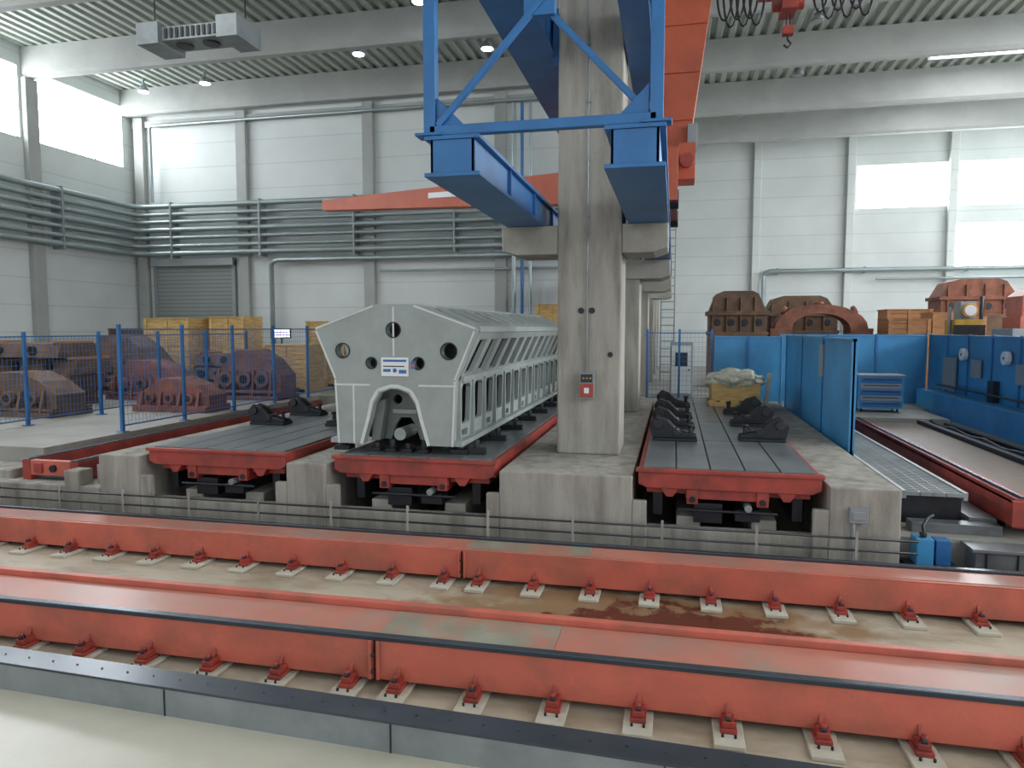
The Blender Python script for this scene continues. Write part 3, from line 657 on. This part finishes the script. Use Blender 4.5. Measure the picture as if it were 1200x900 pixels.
b.fin('pallet_of_wrapped_goods')
# ---------------- right background ----------------
def halfring(x,y,z,R,r,m,name):
    b=MB(); n=12; out=[(x+R*math.cos(math.pi*t/n),z+R*.55*math.sin(math.pi*t/n)) for t in range(n+1)]; inn=[(x+r*math.cos(math.pi*t/n),z+r*.55*math.sin(math.pi*t/n)) for t in range(n,-1,-1)]
    b.holed([(p[0],p[1]) for p in out+inn],[],1.0,frame((0,y+.5,0),(1,0,0),(0,0,1)),m)
    b.box(x-R-.15,x-r,y-.05,y+1.05,z-.35,z,m); b.box(x+r,x+R+.15,y-.05,y+1.05,z-.35,z,m)
    for t in (3,6,9):
        a=math.pi*t/n; b.cyl((x+(R+.05)*math.cos(a),y+.5,z+(R+.05)*.55*math.sin(a)),(x+(R+.2)*math.cos(a),y+.5,z+(R+.2)*.55*math.sin(a)),.15,m,10)
    b.box(x-R-.2,x+R+.2,y-.1,y+1.1,1,z-.35,RUST); b.fin(name,.01)
halfring(4.75,25.5,3.0,1.45,.9,RUSTR,'machine_housing_casting')
def bigcast(x0,x1,y,z0,z1,m,name):
    b=MB(); w=x1-x0
    b.box(x0,x1,y,y+1.6,1,z0,RUST)
    b.prism([(x0,z0),(x1,z0),(x1,z0+(z1-z0)*.5),(x1-w*.15,z1-.1),(x1-w*.25,z1),(x0+w*.25,z1),(x0+w*.12,z1-.1),(x0,z0+(z1-z0)*.5)],'Y',y+.1,y+1.5,m)
    b.box(x0-.08,x1+.08,y,y+1.6,z0+(z1-z0)*.42,z0+(z1-z0)*.52,m); b.box(x0-.05,x1+.05,y+.02,y+1.58,z0-.08,z0+.04,m)
    for i in range(4):
        xa=x0+w*(.14+.24*i); b.cyl((xa,y+.06,z0+(z1-z0)*.25),(xa,y+.12,z0+(z1-z0)*.25),.12,BLACK,12); b.box(xa-.16,xa-.12,y+.02,y+.15,z0,z0+(z1-z0)*.85,m)
    b.fin(name,.012)
bigcast(1.15,3.0,25,2.85,4.25,RUST,'machine_housing_casting')
bigcast(3.3,5.8,28.0,2.9,4.2,RUST,'machine_housing_casting')
bigcast(9.8,12.4,30.0,3.5,4.85,RUSTR,'machine_housing_casting')
for (x,y,w,h) in ((6.5,24.4,1.2,2.3),(7.8,24.6,1.1,2.5),(7.0,26.5,1.4,2.65),(8.9,27,1.3,2.4)): crate(x,y,1,w,1.2,h,WOOD2)
crate(-2.95,19.8,1.0,.8,.8,2.55)
b=MB(); X=7.5;Y=22.2
b.box(X,X+1.0,Y,Y+1,1,2.7,GREYB); b.box(X+.15,X+.85,Y+.1,Y+.9,2.7,3.25,YEL); b.box(X+.3,X+.7,Y+.2,Y+.7,3.25,3.75,GREYB)
b.cyl((X+.5,Y+.05,3.5),(X+.5,Y+.2,3.5),.2,YEL,20); b.cyl((X+.5,Y+.03,3.5),(X+.5,Y+.05,3.5),.15,WHITE,20); b.box(X+.1,X+.9,Y+.05,Y+.1,2.8,3.1,DARK)
b.cyl((X+.9,Y+.4,2.7),(X+.9,Y+.4,3.9),.05,DARK,10); b.cyl((X+.1,Y+.4,2.7),(X+.1,Y+.4,3.6),.04,GALV,10); b.fin('yellow_drilling_machine',.01)
b=MB(); X=8.1;Y=19.9
b.box(X,X+1.6,Y,Y+1.2,1,3.0,GREYB); b.box(X+.2,X+1.6,Y+.1,Y+1.1,3.0,3.3,RED); b.prism([(X+.25,3.3),(X+1.5,3.3),(X+1.5,4.0),(X+.5,4.0),(X+.25,3.8)],'Y',Y+.15,Y+1.05,RED)
for i in range(4): b.box(X+.4+i*.28,X+.45+i*.28,Y+.12,Y+.15,3.4,3.95,DRED)
b.fin('red_machine_housing',.01)
b=MB(); b.box(-.1,.55,21.5,22,1,2.6,GREYB); b.box(-.06,.5,21.47,21.5,1.1,2.5,WALL); b.box(.05,.4,21.45,21.47,1.9,2.3,DARK); b.cyl((.45,21.44,1.8),(.45,21.47,1.8),.03,DRED,10); b.fin('control_cabinet',.01)
b=MB()
for x in (-.5,.0):
    b.box(x-.02,x+.02,28.2,28.24,1,8,GREYB)
for q in range(22): b.box(-.5,.0,28.2,28.23,1.3+q*.3,1.34+q*.3,GREYB)
b.fin('access_ladder')
b=MB(); b.tube([(-5.7,BYL-.6,1),(-5.7,BYL-.6,11.0)],.08,PIPE); b.tube([(-5.4,BYL-.6,1),(-5.4,BYL-.6,11.0)],.06,BLUE); b.tube([(-5.1,BYL-.6,1),(-5.1,BYL-.6,11.0)],.06,PIPE); b.fin('riser_pipes')
# ---------------- light ----------------
W=bpy.data.worlds.new('world'); S.world=W; W.use_nodes=True
bg=W.node_tree.nodes['Background']; bg.inputs[0].default_value=(.88,.94,1,1); bg.inputs[1].default_value=1.25
cam=bpy.data.cameras.new('camera'); co=bpy.data.objects.new('camera',cam); COL.objects.link(co)
co.location=(0,0,3); co.rotation_euler=(math.radians(90-4.43),0,math.radians(12.7)); cam.sensor_width=36; cam.lens=25.2; cam.clip_end=200
S.camera=co
